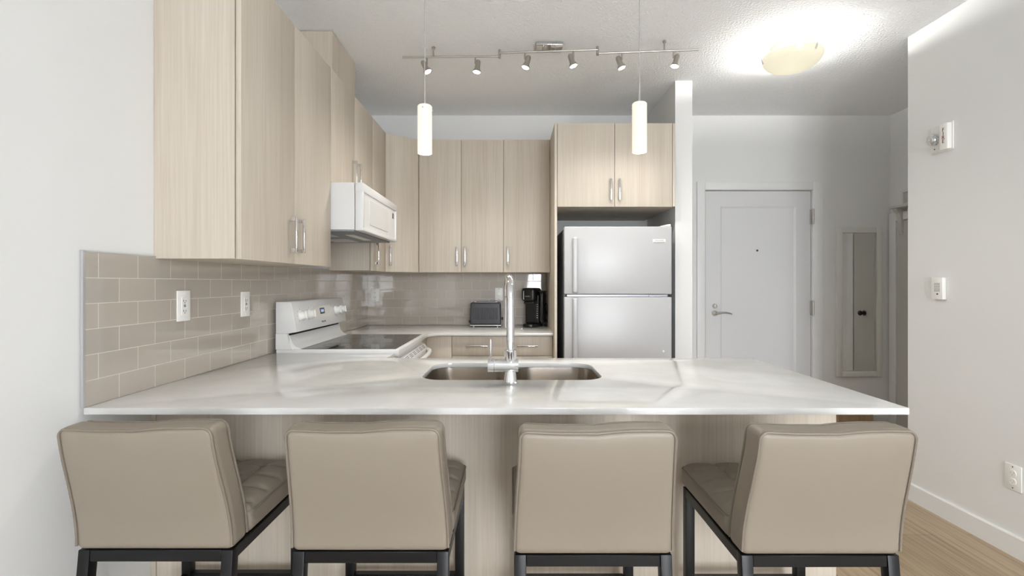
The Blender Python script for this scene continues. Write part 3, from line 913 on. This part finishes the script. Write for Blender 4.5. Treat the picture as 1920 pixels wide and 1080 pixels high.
b = B(); cord(b)
bmesh.ops.transform(b.bm, matrix=Matrix.Translation((cmx, cmy, CT1 + .0006)) @ Matrix.Rotation(math.radians(-24), 4, 'Z'), verts=b.bm.verts)
b.put('power_cord', M_black, cm)

# ------------------------------------------------------------------ wall plates
def plate(name, label, cat, p, n, kind, w=.072, h=.116, group=None, hole=None):
    """wall plate centred at p with outward normal n (one of the axes)"""
    p, n = Vector(p), Vector(n)
    up = Vector((0, 0, 1)); right = up.cross(n)
    M = Matrix((right, n, up)).transposed().to_4x4(); M.translation = p
    r = thing(name, label, cat, p, group)
    def add(f, nm, m, parent=r, sm=38):
        b = B(); f(b); bmesh.ops.transform(b.bm, matrix=M, verts=b.bm.verts)
        if M.determinant() < 0: bmesh.ops.reverse_faces(b.bm, faces=b.bm.faces)
        return b.put(nm, m, parent, sm)
    add(lambda b: b.box(-w / 2, w / 2, .0004, .006, -h / 2, h / 2, .0022, 2), 'cover_plate', M_plast)
    def screws(m):
        for z in (-1, 1): add(lambda b: b.cyl((0, .0055, z * h * .41), (0, .0072, z * h * .41), .003, n=12), 'screw', m)
    if kind == 'decora':
        f = add(lambda b: b.box(-.0165, .0165, .006, .0085, -.033, .033, .001, 1), 'receptacle', M_plast)
        def holes(b):
            for s in (-1, 1):
                z = s * .019
                b.box(-.008, -.0055, .0084, .0088, z - .004, z + .004); b.box(.0055, .008, .0084, .0088, z - .004, z + .003)
                b.cyl((0, .0084, z - .008 * 1), (0, .0088, z - .008), .0022, n=12)
            b.box(-.006, .006, .0084, .0089, -.004, -.001); b.box(-.006, .006, .0084, .0089, .001, .004)
        add(holes, 'socket_hole', hole or M_hole, f, 0); screws(M_plast)
    elif kind == 'duplex':
        for s in (-1, 1):
            f = add(lambda b: b.prism([(v[0], v[1] + s * .0195) for v in rrect(-.0165, .0165, -.0145, .0145, .012, 6)], 'y', .006, .0085), 'receptacle', M_plast)
            def holes(b):
                z = s * .0195
                b.box(-.008, -.0055, .0084, .0089, z - .002, z + .006); b.box(.0055, .008, .0084, .0089, z - .002, z + .006)
                b.cyl((0, .0084, z - .007), (0, .0089, z - .007), .0025, n=12)
            add(holes, 'socket_hole', hole or M_hole, f, 0)
        screws(M_ink)
    elif kind == 'cable':
        add(lambda b: b.cyl((0, .006, 0), (0, .013, 0), .0048, .0046, 12), 'jack', M_nickel); screws(M_ink)
    return r
plate('wall_outlet', 'white outlet on the left tiles, nearest the viewer', 'outlet', (SPL, 1.828, 1.193), (1, 0, 0), 'decora', group='outlets on the left tiles')
plate('wall_outlet', 'white outlet on the left tiles, just left of the range', 'outlet', (SPL, 2.252, 1.181), (1, 0, 0), 'decora', group='outlets on the left tiles')
plate('wall_outlet', 'white duplex outlet on the back tiles near the left corner', 'outlet', (X_(703.5, SPB), SPB, Z_(553, SPB)), (0, -1, 0), 'duplex', .072, .114)
plate('cable_plate', 'white cable jack plate on the back tiles above the toaster', 'wall plate', (X_(935.5, SPB), SPB, Z_(551.5, SPB)), (0, -1, 0), 'cable', .068, .112)
plate('wall_outlet', 'white duplex outlet low on the right wall above the baseboard', 'outlet', (WR, 2.252, .368), (-1, 0, 0), 'duplex', .076, .12, hole=M_slot)

# fire strobe on the right wall
p = Vector((WR, 2.622, Z_(258, 2.62)))
fs = thing('fire_strobe', 'white fire alarm strobe with red lettering on the right wall', 'alarm', p)
b = B(); b.box(WR - .008, WR - .0004, p.y - .068, p.y + .066, p.z - .079, p.z + .072, .003, 2)
b.put('back_plate', M_plast, fs)
b = B(); b.prism([(WR - .008, p.y - .062), (WR - .029, p.y - .056), (WR - .031, p.y - .012), (WR - .021, p.y + .004), (WR - .018, p.y + .058), (WR - .008, p.y + .062)], 'z', p.z - .074, p.z + .066, .004)
hs = b.put('housing', M_plast, fs)
lc = Vector((WR - .036, p.y + .026, p.z - .005))
b = B(); b.sphere(lc, .033, (.7, .9, 1), 24)
ln = b.put('strobe_lens', M_lens, fs)
b = B(); b.cyl(lc + Vector((.017, 0, 0)), lc + Vector((.012, 0, 0)), .031, .028, 24).cyl(lc + Vector((0, 0, -.012)), lc + Vector((0, 0, .012)), .005)
b.put('reflector', M_chrome, ln)
b = B()
for k, ch in enumerate('FIRE'):
    b.text(ch, .028, face_mX((WR - .0308, p.y - .034, p.z + .032 - k * .021)), .0006)
b.put('lettering', M_red, hs, smooth=0)
b = B(); b.sphere((WR - .0205, p.y + .03, p.z - .056), .0035, n=10)
b.put('screw', M_inkd, fs)
# fan / humidity control under it
p = Vector((WR, 2.638, Z_(541, 2.638)))
hc = thing('wall_controller', 'small white vented wall control with a black button, below the strobe', 'thermostat', p)
b = B(); b.box(WR - .022, WR - .0004, p.y - .036, p.y + .036, p.z - .06, p.z + .06, .004, 2)
hh = b.put('housing', M_plast, hc)
b = B()
for k in range(7): b.box(WR - .0226, WR - .0219, p.y - .02, p.y + .015, p.z + .027 - k * .007, p.z + .029 - k * .007)
b.put('vent_slit', M_ink, hh, smooth=0)
b = B(); b.cyl((WR - .022, p.y - .006, p.z - .03), (WR - .0245, p.y - .006, p.z - .03), .0042, n=14)
b.put('button', M_inkd, hc)

# ------------------------------------------------------------------ hall mirror, shelf, frame, bench
mx0, mx1, mz0_, mz1_ = X_(1566, YB), X_(1650, YB), Z_(705, YB), Z_(427, YB)
mr = thing('wall_mirror', 'tall narrow white-framed mirror on the hall wall beside the door', 'mirror', ((mx0 + mx1) / 2, YB, mz0_))
b = B(); fw = .047
frame_boxes(b, mx0, mx1, mz0_, mz1_, mx0 + fw, mx1 - fw, mz0_ + fw, mz1_ - fw, YB - .028, YB - .001, .003)
b.put('frame', M_frame, mr)
b = B(); b.box(mx0 + fw - .002, mx1 - fw + .002, YB - .012, YB - .002, mz0_ + fw - .002, mz1_ - fw + .002)
b.put('mirror_glass', M_mirror, mr, smooth=0)
sf = thing('wall_shelf', 'narrow grey shelf on a corbel on the hall side wall', 'shelf', (HX, 3.7, 1.69))
b = B(); b.box(HX - .10, HX - .001, 3.25, 4.075, 1.905, 1.926, .002, 1)
b.put('shelf_board', M_closet, sf)
b = B(); b.prism([(HX - .001, 1.904), (HX - .085, 1.904), (HX - .082, 1.885), (HX - .055, 1.86), (HX - .046, 1.80), (HX - .038, 1.70), (HX - .032, 1.69), (HX - .032, 1.69), (HX - .001, 1.69)], 'y', 4.015, 4.055)
b.put('corbel', M_closet, sf)
ff = thing('photo_frame', 'small white square frame standing on the hall shelf', 'frame', (HX - .03, 3.97, 1.927))
b = B()
fy0, fy1, fz0, fz1 = 3.86, 4.035, 1.9265, 2.055
b.box(HX - .028, HX - .006, fy0, fy0 + .018, fz0, fz1).box(HX - .028, HX - .006, fy1 - .018, fy1, fz0, fz1)
b.box(HX - .028, HX - .006, fy0 + .018, fy1 - .018, fz0, fz0 + .018).box(HX - .028, HX - .006, fy0 + .018, fy1 - .018, fz1 - .018, fz1)
b.put('frame_border', M_frame, ff, smooth=0)
b = B(); b.box(HX - .015, HX - .006, fy0 + .018, fy1 - .018, fz0 + .018, fz1 - .018)
b.put('frame_insert', mat('paper_grey', (196, 195, 190), .8), ff, smooth=0)
bn = thing('shoe_bench', 'low brown wooden box bench on the hall floor below the mirror', 'bench', (2.88, 4.05, 0))
b = B(); b.box(2.70, 3.02, 3.98, YB - .02, .27, .295, .002, 1)
b.put('bench_top', M_bench, bn)
b = B(); b.box(2.715, 3.005, 3.99, YB - .03, .0, .2695)
b.put('bench_box', M_bench, bn, smooth=0)

# ------------------------------------------------------------------ pendants
def light(name, kind, loc, energy, color, parent=None, **kw):
    l = bpy.data.lights.new(name, kind); l.energy = energy; l.color = color
    for k, v in kw.items(): setattr(l, k, v)
    o = bpy.data.objects.new(name, l); COL.objects.link(o)
    off = Vector((0, 0, 0)); p = parent
    while p is not None: off += p.location; p = p.parent
    o.location = Vector(loc) - off
    if parent is not None: o.parent = parent
    return o
def pendant(px, label, zb_, zt, zrod):
    Y = 1.9; x = X_(px, Y); R = .0285
    r = thing('pendant_light', label, 'pendant lamp', (x, Y, zb_), 'pendants over the peninsula')
    b = B(); b.lathe([(R - .0025, 0), (R, 0), (R, zt - zb_ - .004), (R - .004, zt - zb_), (.006, zt - zb_)], (x, Y, zb_), 48)
    sh = b.put('lamp_shade', M_opal, r)
    for a in (-95, 25, 145):
        ca, sa = math.cos(math.radians(a)), math.sin(math.radians(a))
        b = B(); b.cyl((x + ca * R, Y + sa * R, zt - .016), (x + ca * (R + .005), Y + sa * (R + .005), zt - .016), .0028, n=10)
        b.put('shade_screw', M_chrome, sh)
    b = B(); b.cyl((x, Y, zt - .02), (x, Y, zrod), .0045, n=14).cyl((x, Y, zt - .03), (x, Y, zt - .002), .0055, n=16)
    b.put('stem', M_nickel, r)
    b = B(); b.cyl((x, Y, zrod), (x, Y, CZ - .02), .0016, n=8)
    b.put('cord', mat('clear_cord', (170, 170, 168), .4), r)
    b = B(); b.lathe([(0, CZ - .022), (.03, CZ - .022), (.058, CZ - .012), (.06, CZ - .0006), (0, CZ - .0006)], (x, Y, 0))
    b.put('canopy', M_nickel, r)
    b = B(); zc_ = zb_ + (zt - zb_) * .55
    b.sphere((x, Y, zc_), .013, (1, 1, 2.6), 16)
    b.put('bulb', M_bulb, r)
    light('pendant_glow', 'POINT', (x, Y, zb_ + .028), PEND_W, (1.0, .93, .80), r, shadow_soft_size=.012)
    return r
pendant(796.5, 'slim white glass pendant over the left end of the peninsula', 1.792, 1.982, 2.085)
pendant(1199, 'slim white glass pendant over the right half of the peninsula', 1.797, 1.992, 2.095)

# ------------------------------------------------------------------ flush ceiling light
lx, ly = 1.725, 2.955
fl_ = thing('ceiling_light', 'cream glass bowl flush light on the hall ceiling', 'ceiling lamp', (lx, ly, 2.58))
b = B(); b.lathe([(0, CZ - .0006), (.118, CZ - .0006), (.118, CZ - .03), (.112, CZ - .036), (0, CZ - .036)], (lx, ly, 0))
b.put('ceiling_pan', M_white, fl_)
b = B()
prof = [(.168, 2.676), (.166, 2.671)] + [(.166 * math.cos(a), 2.671 - .088 * math.sin(a)) for a in [math.pi / 2 * k / 14 for k in range(1, 14)]] + [(0, 2.583)]
b.lathe(prof, (lx, ly, 0), 64)
b.put('glass_bowl', M_opal2, fl_)
for a in (-74, 46, 166):
    ca, sa = math.cos(math.radians(a)), math.sin(math.radians(a))
    P_ = lambda r_, z_: (lx + ca * r_, ly + sa * r_, z_)
    b = B(); b.tube([P_(.117, 2.712), P_(.15, 2.70), P_(.172, 2.684), P_(.173, 2.668), P_(.164, 2.645)], .0045, 8)
    b.put('clip', M_chrome, fl_)
for s in (-1, 1):
    b = B(); b.sphere((lx + s * .05, ly, 2.655), .022, (1.2, 1, 1), 16); b.put('bulb', M_bulb, fl_)
light('ceiling_glow', 'POINT', (lx - .03, ly, 2.672), CEIL_W, (1.0, .985, .95), fl_, shadow_soft_size=.055)

# ------------------------------------------------------------------ track light
tr = thing('track_light', 'brushed nickel track light with six spots on the kitchen ceiling', 'track light', (.23, 2.955, 2.692))
b = B()
b.box(.148, .309, 2.90, 3.015, CZ - .020, CZ - .0006, .003, 2)
b.put('canopy', M_chrome, tr)
zl, zm = 2.680, 2.692
segs = [((-.6786, 2.979, zl), (-.0759, 2.965, zl)), ((-.0759, 2.948, zm), (.5197, 2.906, zm)), ((.5197, 2.928, zl), (1.1208, 2.882, zl))]
for (a, c) in segs:
    b = B(); b.cyl(a, c, .0058, n=14)
    b.put('rail', M_nickel, tr)
for (x, y) in ((-.0759, 2.957), (.5197, 2.917)):
    b = B(); b.cyl((x, y, 2.664), (x, y, 2.716), .0085, n=16)
    b.put('joint', M_nickel, tr)
for x in (.19, .265):
    yy = 2.948 + (x + .0759) / .5956 * (2.906 - 2.948)
    b = B(); b.cyl((x, yy, zm), (x, yy + .01, CZ - .0205), .005, n=12)
    b.put('post', M_nickel, tr)
for x, k in ((-.486, 0), (.92, 2)):
    a, c = segs[k]; u = (x - a[0]) / (c[0] - a[0]); yy = a[1] + (c[1] - a[1]) * u
    b = B(); b.cyl((x, yy, zl), (x, yy, CZ - .0006), .005, n=12).cyl((x, yy, CZ - .008), (x, yy, CZ - .0006), .011, n=16)
    b.put('post', M_nickel, tr)
heads = [(-.527, 0, (12, 25), -6), (-.227, 0, (-3, 25), 5), (.079, 1, (-8, 27), 6), (.373, 1, (7, 24), -5), (.667, 2, (8, 24), -6), (.974, 2, (-7, 26), 6)]
for (x, k, (dx, dz), off) in heads:
    a, c = segs[k]; u = (x - a[0]) / (c[0] - a[0]); yy = a[1] + (c[1] - a[1]) * u; z0 = a[2]
    dn = Vector((dx, -2.5, -dz)).normalized()
    b = B(); b.cyl((x, yy, z0), (x, yy, z0 - .044), .0052, n=12)
    side = off * .0033
    b.cyl((x, yy, z0 - .040), (x + side, yy, z0 - .040), .0045, n=10)
    ar = b.put('spot_arm', M_nickel, tr)
    top = Vector((x + side, yy, z0 - .040)) - dn * .018
    M = Matrix.Translation(top) @ dn.to_track_quat('Z', 'Y').to_matrix().to_4x4()
    b = B(); b.lathe([(0, 0), (.008, 0), (.013, .003), (.0165, .012), (.0165, .052), (.019, .058), (.0265, .074), (.0265, .080), (.024, .080), (.021, .076)], (0, 0, 0), 32, M)
    hd_ = b.put('spot_head', M_nickel, tr)
    b = B(); b.lathe([(0, .083), (.012, .082), (.0225, .0775), (.0225, .075), (0, .075)], (0, 0, 0), 28, M)
    b.put('bulb', M_bulb, hd_)
    lo = light('spot_beam', 'SPOT', M @ Vector((0, 0, .088)), TRACK_W, WARM, hd_, spot_size=math.radians(120), spot_blend=.8, shadow_soft_size=.02)
    lo.rotation_euler = (-dn).to_track_quat('Z', 'Y').to_euler()

# ------------------------------------------------------------------ bar stools
def smooth(t): t = min(max(t, 0), 1); return t * t * (3 - 2 * t)
st = thing('bar_stool', '', 'bar stool', (0, 0, 0), 'stools along the peninsula')
HW, BZ0, BZ1 = .2, .602, .936
def lean(z):
    k = (z - BZ0) / (BZ1 - BZ0)
    return -.064 * smooth(k) ** .9 + .008 * math.sin(math.pi * k)
def back_fn(c):
    k = (c.z - BZ0) / (BZ1 - BZ0)
    x = c.x * (1 - .065 * smooth(k))
    u = c.x / HW
    bulge = .006 * (1 - u * u) * math.sin(math.pi * min(max(k, 0), 1))
    y = c.y + lean(c.z) + (-bulge if c.y < -.17 else bulge * 1.5)
    z = c.z - (.010 * max(0, 1 - abs(u)) ** 1.3 * smooth((k - .8) / .2)) + .004 * math.sin(3.1 * u + .6) * smooth((k - .85) / .15)
    return (x, y, z)
b = B(); b.rbox(-HW, HW, -.212, -.137, BZ0, BZ1, .019, (16, 5, 16), back_fn)
bk = b.put('backrest', M_leather, st)
def pipe_loop(y, ins):
    pts = []
    x1, z0, z1, rr = HW - ins, BZ0 + .012, BZ1 - ins, .022
    for k in range(15): pts.append((-x1, z0 + (z1 - rr - z0) * k / 14))
    for k in range(1, 7):
        a = math.pi - math.pi / 2 * k / 6; pts.append((-x1 + rr + rr * math.cos(a), z1 - rr + rr * math.sin(a)))
    for k in range(1, 16): pts.append((-x1 + rr + (2 * x1 - 2 * rr) * k / 16, z1))
    for k in range(0, 7):
        a = math.pi / 2 - math.pi / 2 * k / 6; pts.append((x1 - rr + rr * math.cos(a), z1 - rr + rr * math.sin(a)))
    for k in range(1, 15): pts.append((x1, z1 - rr + (z0 - z1 + rr) * k / 14))
    return [back_fn(Vector((x, y, z))) for (x, z) in pts]
for (yy, ins) in ((-.2085, .0035), (-.1405, .0035)):
    b = B(); b.tube(pipe_loop(yy, ins), .0034, 8)
    b.put('piping', M_pipe, bk)
def seat_fn(c):
    z = c.z
    k = smooth((c.z - .64) / .03)
    u, v = c.x / HW, (c.y - .015) / .2
    crown = .018 * max(0, 1 - u ** 4) * max(0, 1 - v ** 4)
    groove = 0
    for gx in (-.1, 0, .1): groove += math.exp(-((c.x - gx) / .007) ** 2)
    for gy in (-.10, -.02, .06, .14): groove += math.exp(-((c.y - gy) / .007) ** 2)
    edge = smooth((1 - abs(u)) / .12) * smooth((1 - abs(v)) / .1)
    puff = .006 * abs(math.sin(math.pi * (c.x / .1))) ** .5 * abs(math.sin(math.pi * (c.y + .10) / .08)) ** .5
    return (c.x * (1 + .012 * math.sin(math.pi * (c.z - .602) / .07)), c.y, z + k * (crown + edge * (puff - .006 * min(groove, 1.2))))
b = B(); b.rbox(-HW, HW, -.134, .215, .602, .672, .02, (44, 40, 4), seat_fn)
se = b.put('seat', M_leather, st, 60)
b = B()
sp_ = [(x * 1.01, y, .662) for (x, y) in rrect(-HW + .001, HW - .001, -.13, .213, .02, 5)]
b.tube(sp_, .0028, 6, closed=True)
b.put('seam', M_pipe, se)
w = .0145
b = B()
for s in (-1, 1):
    b.box(s * .182 - w, s * .182 + w, -.182 + .0005, .19 - .0005, .571, .601, .002, 1)
b.box(-.182 + w, .182 - w, -.2045, -.1755, .571, .601, .002, 1).box(-.182 + w, .182 - w, .176, .205, .571, .601, .002, 1)
b.put('seat_frame', M_metal, st)
for sx in (-1, 1):
    x = sx * .182
    b = B(); b.prism([(-.2045, .601), (-.1755, .601), (-.2385, 0.0008), (-.2675, 0.0008)], 'x', x - w, x + w, .002)
    b.put('leg', M_metal, st)
    b = B(); b.prism([(.176, .601), (.205, .601), (.205, 0.0008), (.176, 0.0008)], 'x', x - w, x + w, .002)
    b.put('leg', M_metal, st)
b = B(); b.box(-.182 + w, .182 - w, .178, .203, .285, .310, .002, 1)
for s in (-1, 1): b.box(s * .182 - .011, s * .182 + .011, -.219 + .013, .176, .285, .310, .002, 1)
b.put('footrest', M_metal, st)
spots = [((-.906, 1.224 + .2, 0), 'taupe leather bar stool at the left end, nearest the left wall'),
         ((-.357, 1.217 + .2, 0), 'taupe leather bar stool second from the left wall, left of the faucet'),
         ((.203, 1.202 + .2, 0), 'taupe leather bar stool just right of the faucet, third from the left wall'),
         ((.768, 1.200 + .2, 0), 'taupe leather bar stool at the open right end of the peninsula')]
for i, (loc, lb) in enumerate(spots):
    if i == 0: st.location = loc; st['label'] = lb
    else: dup(st, loc, lb)
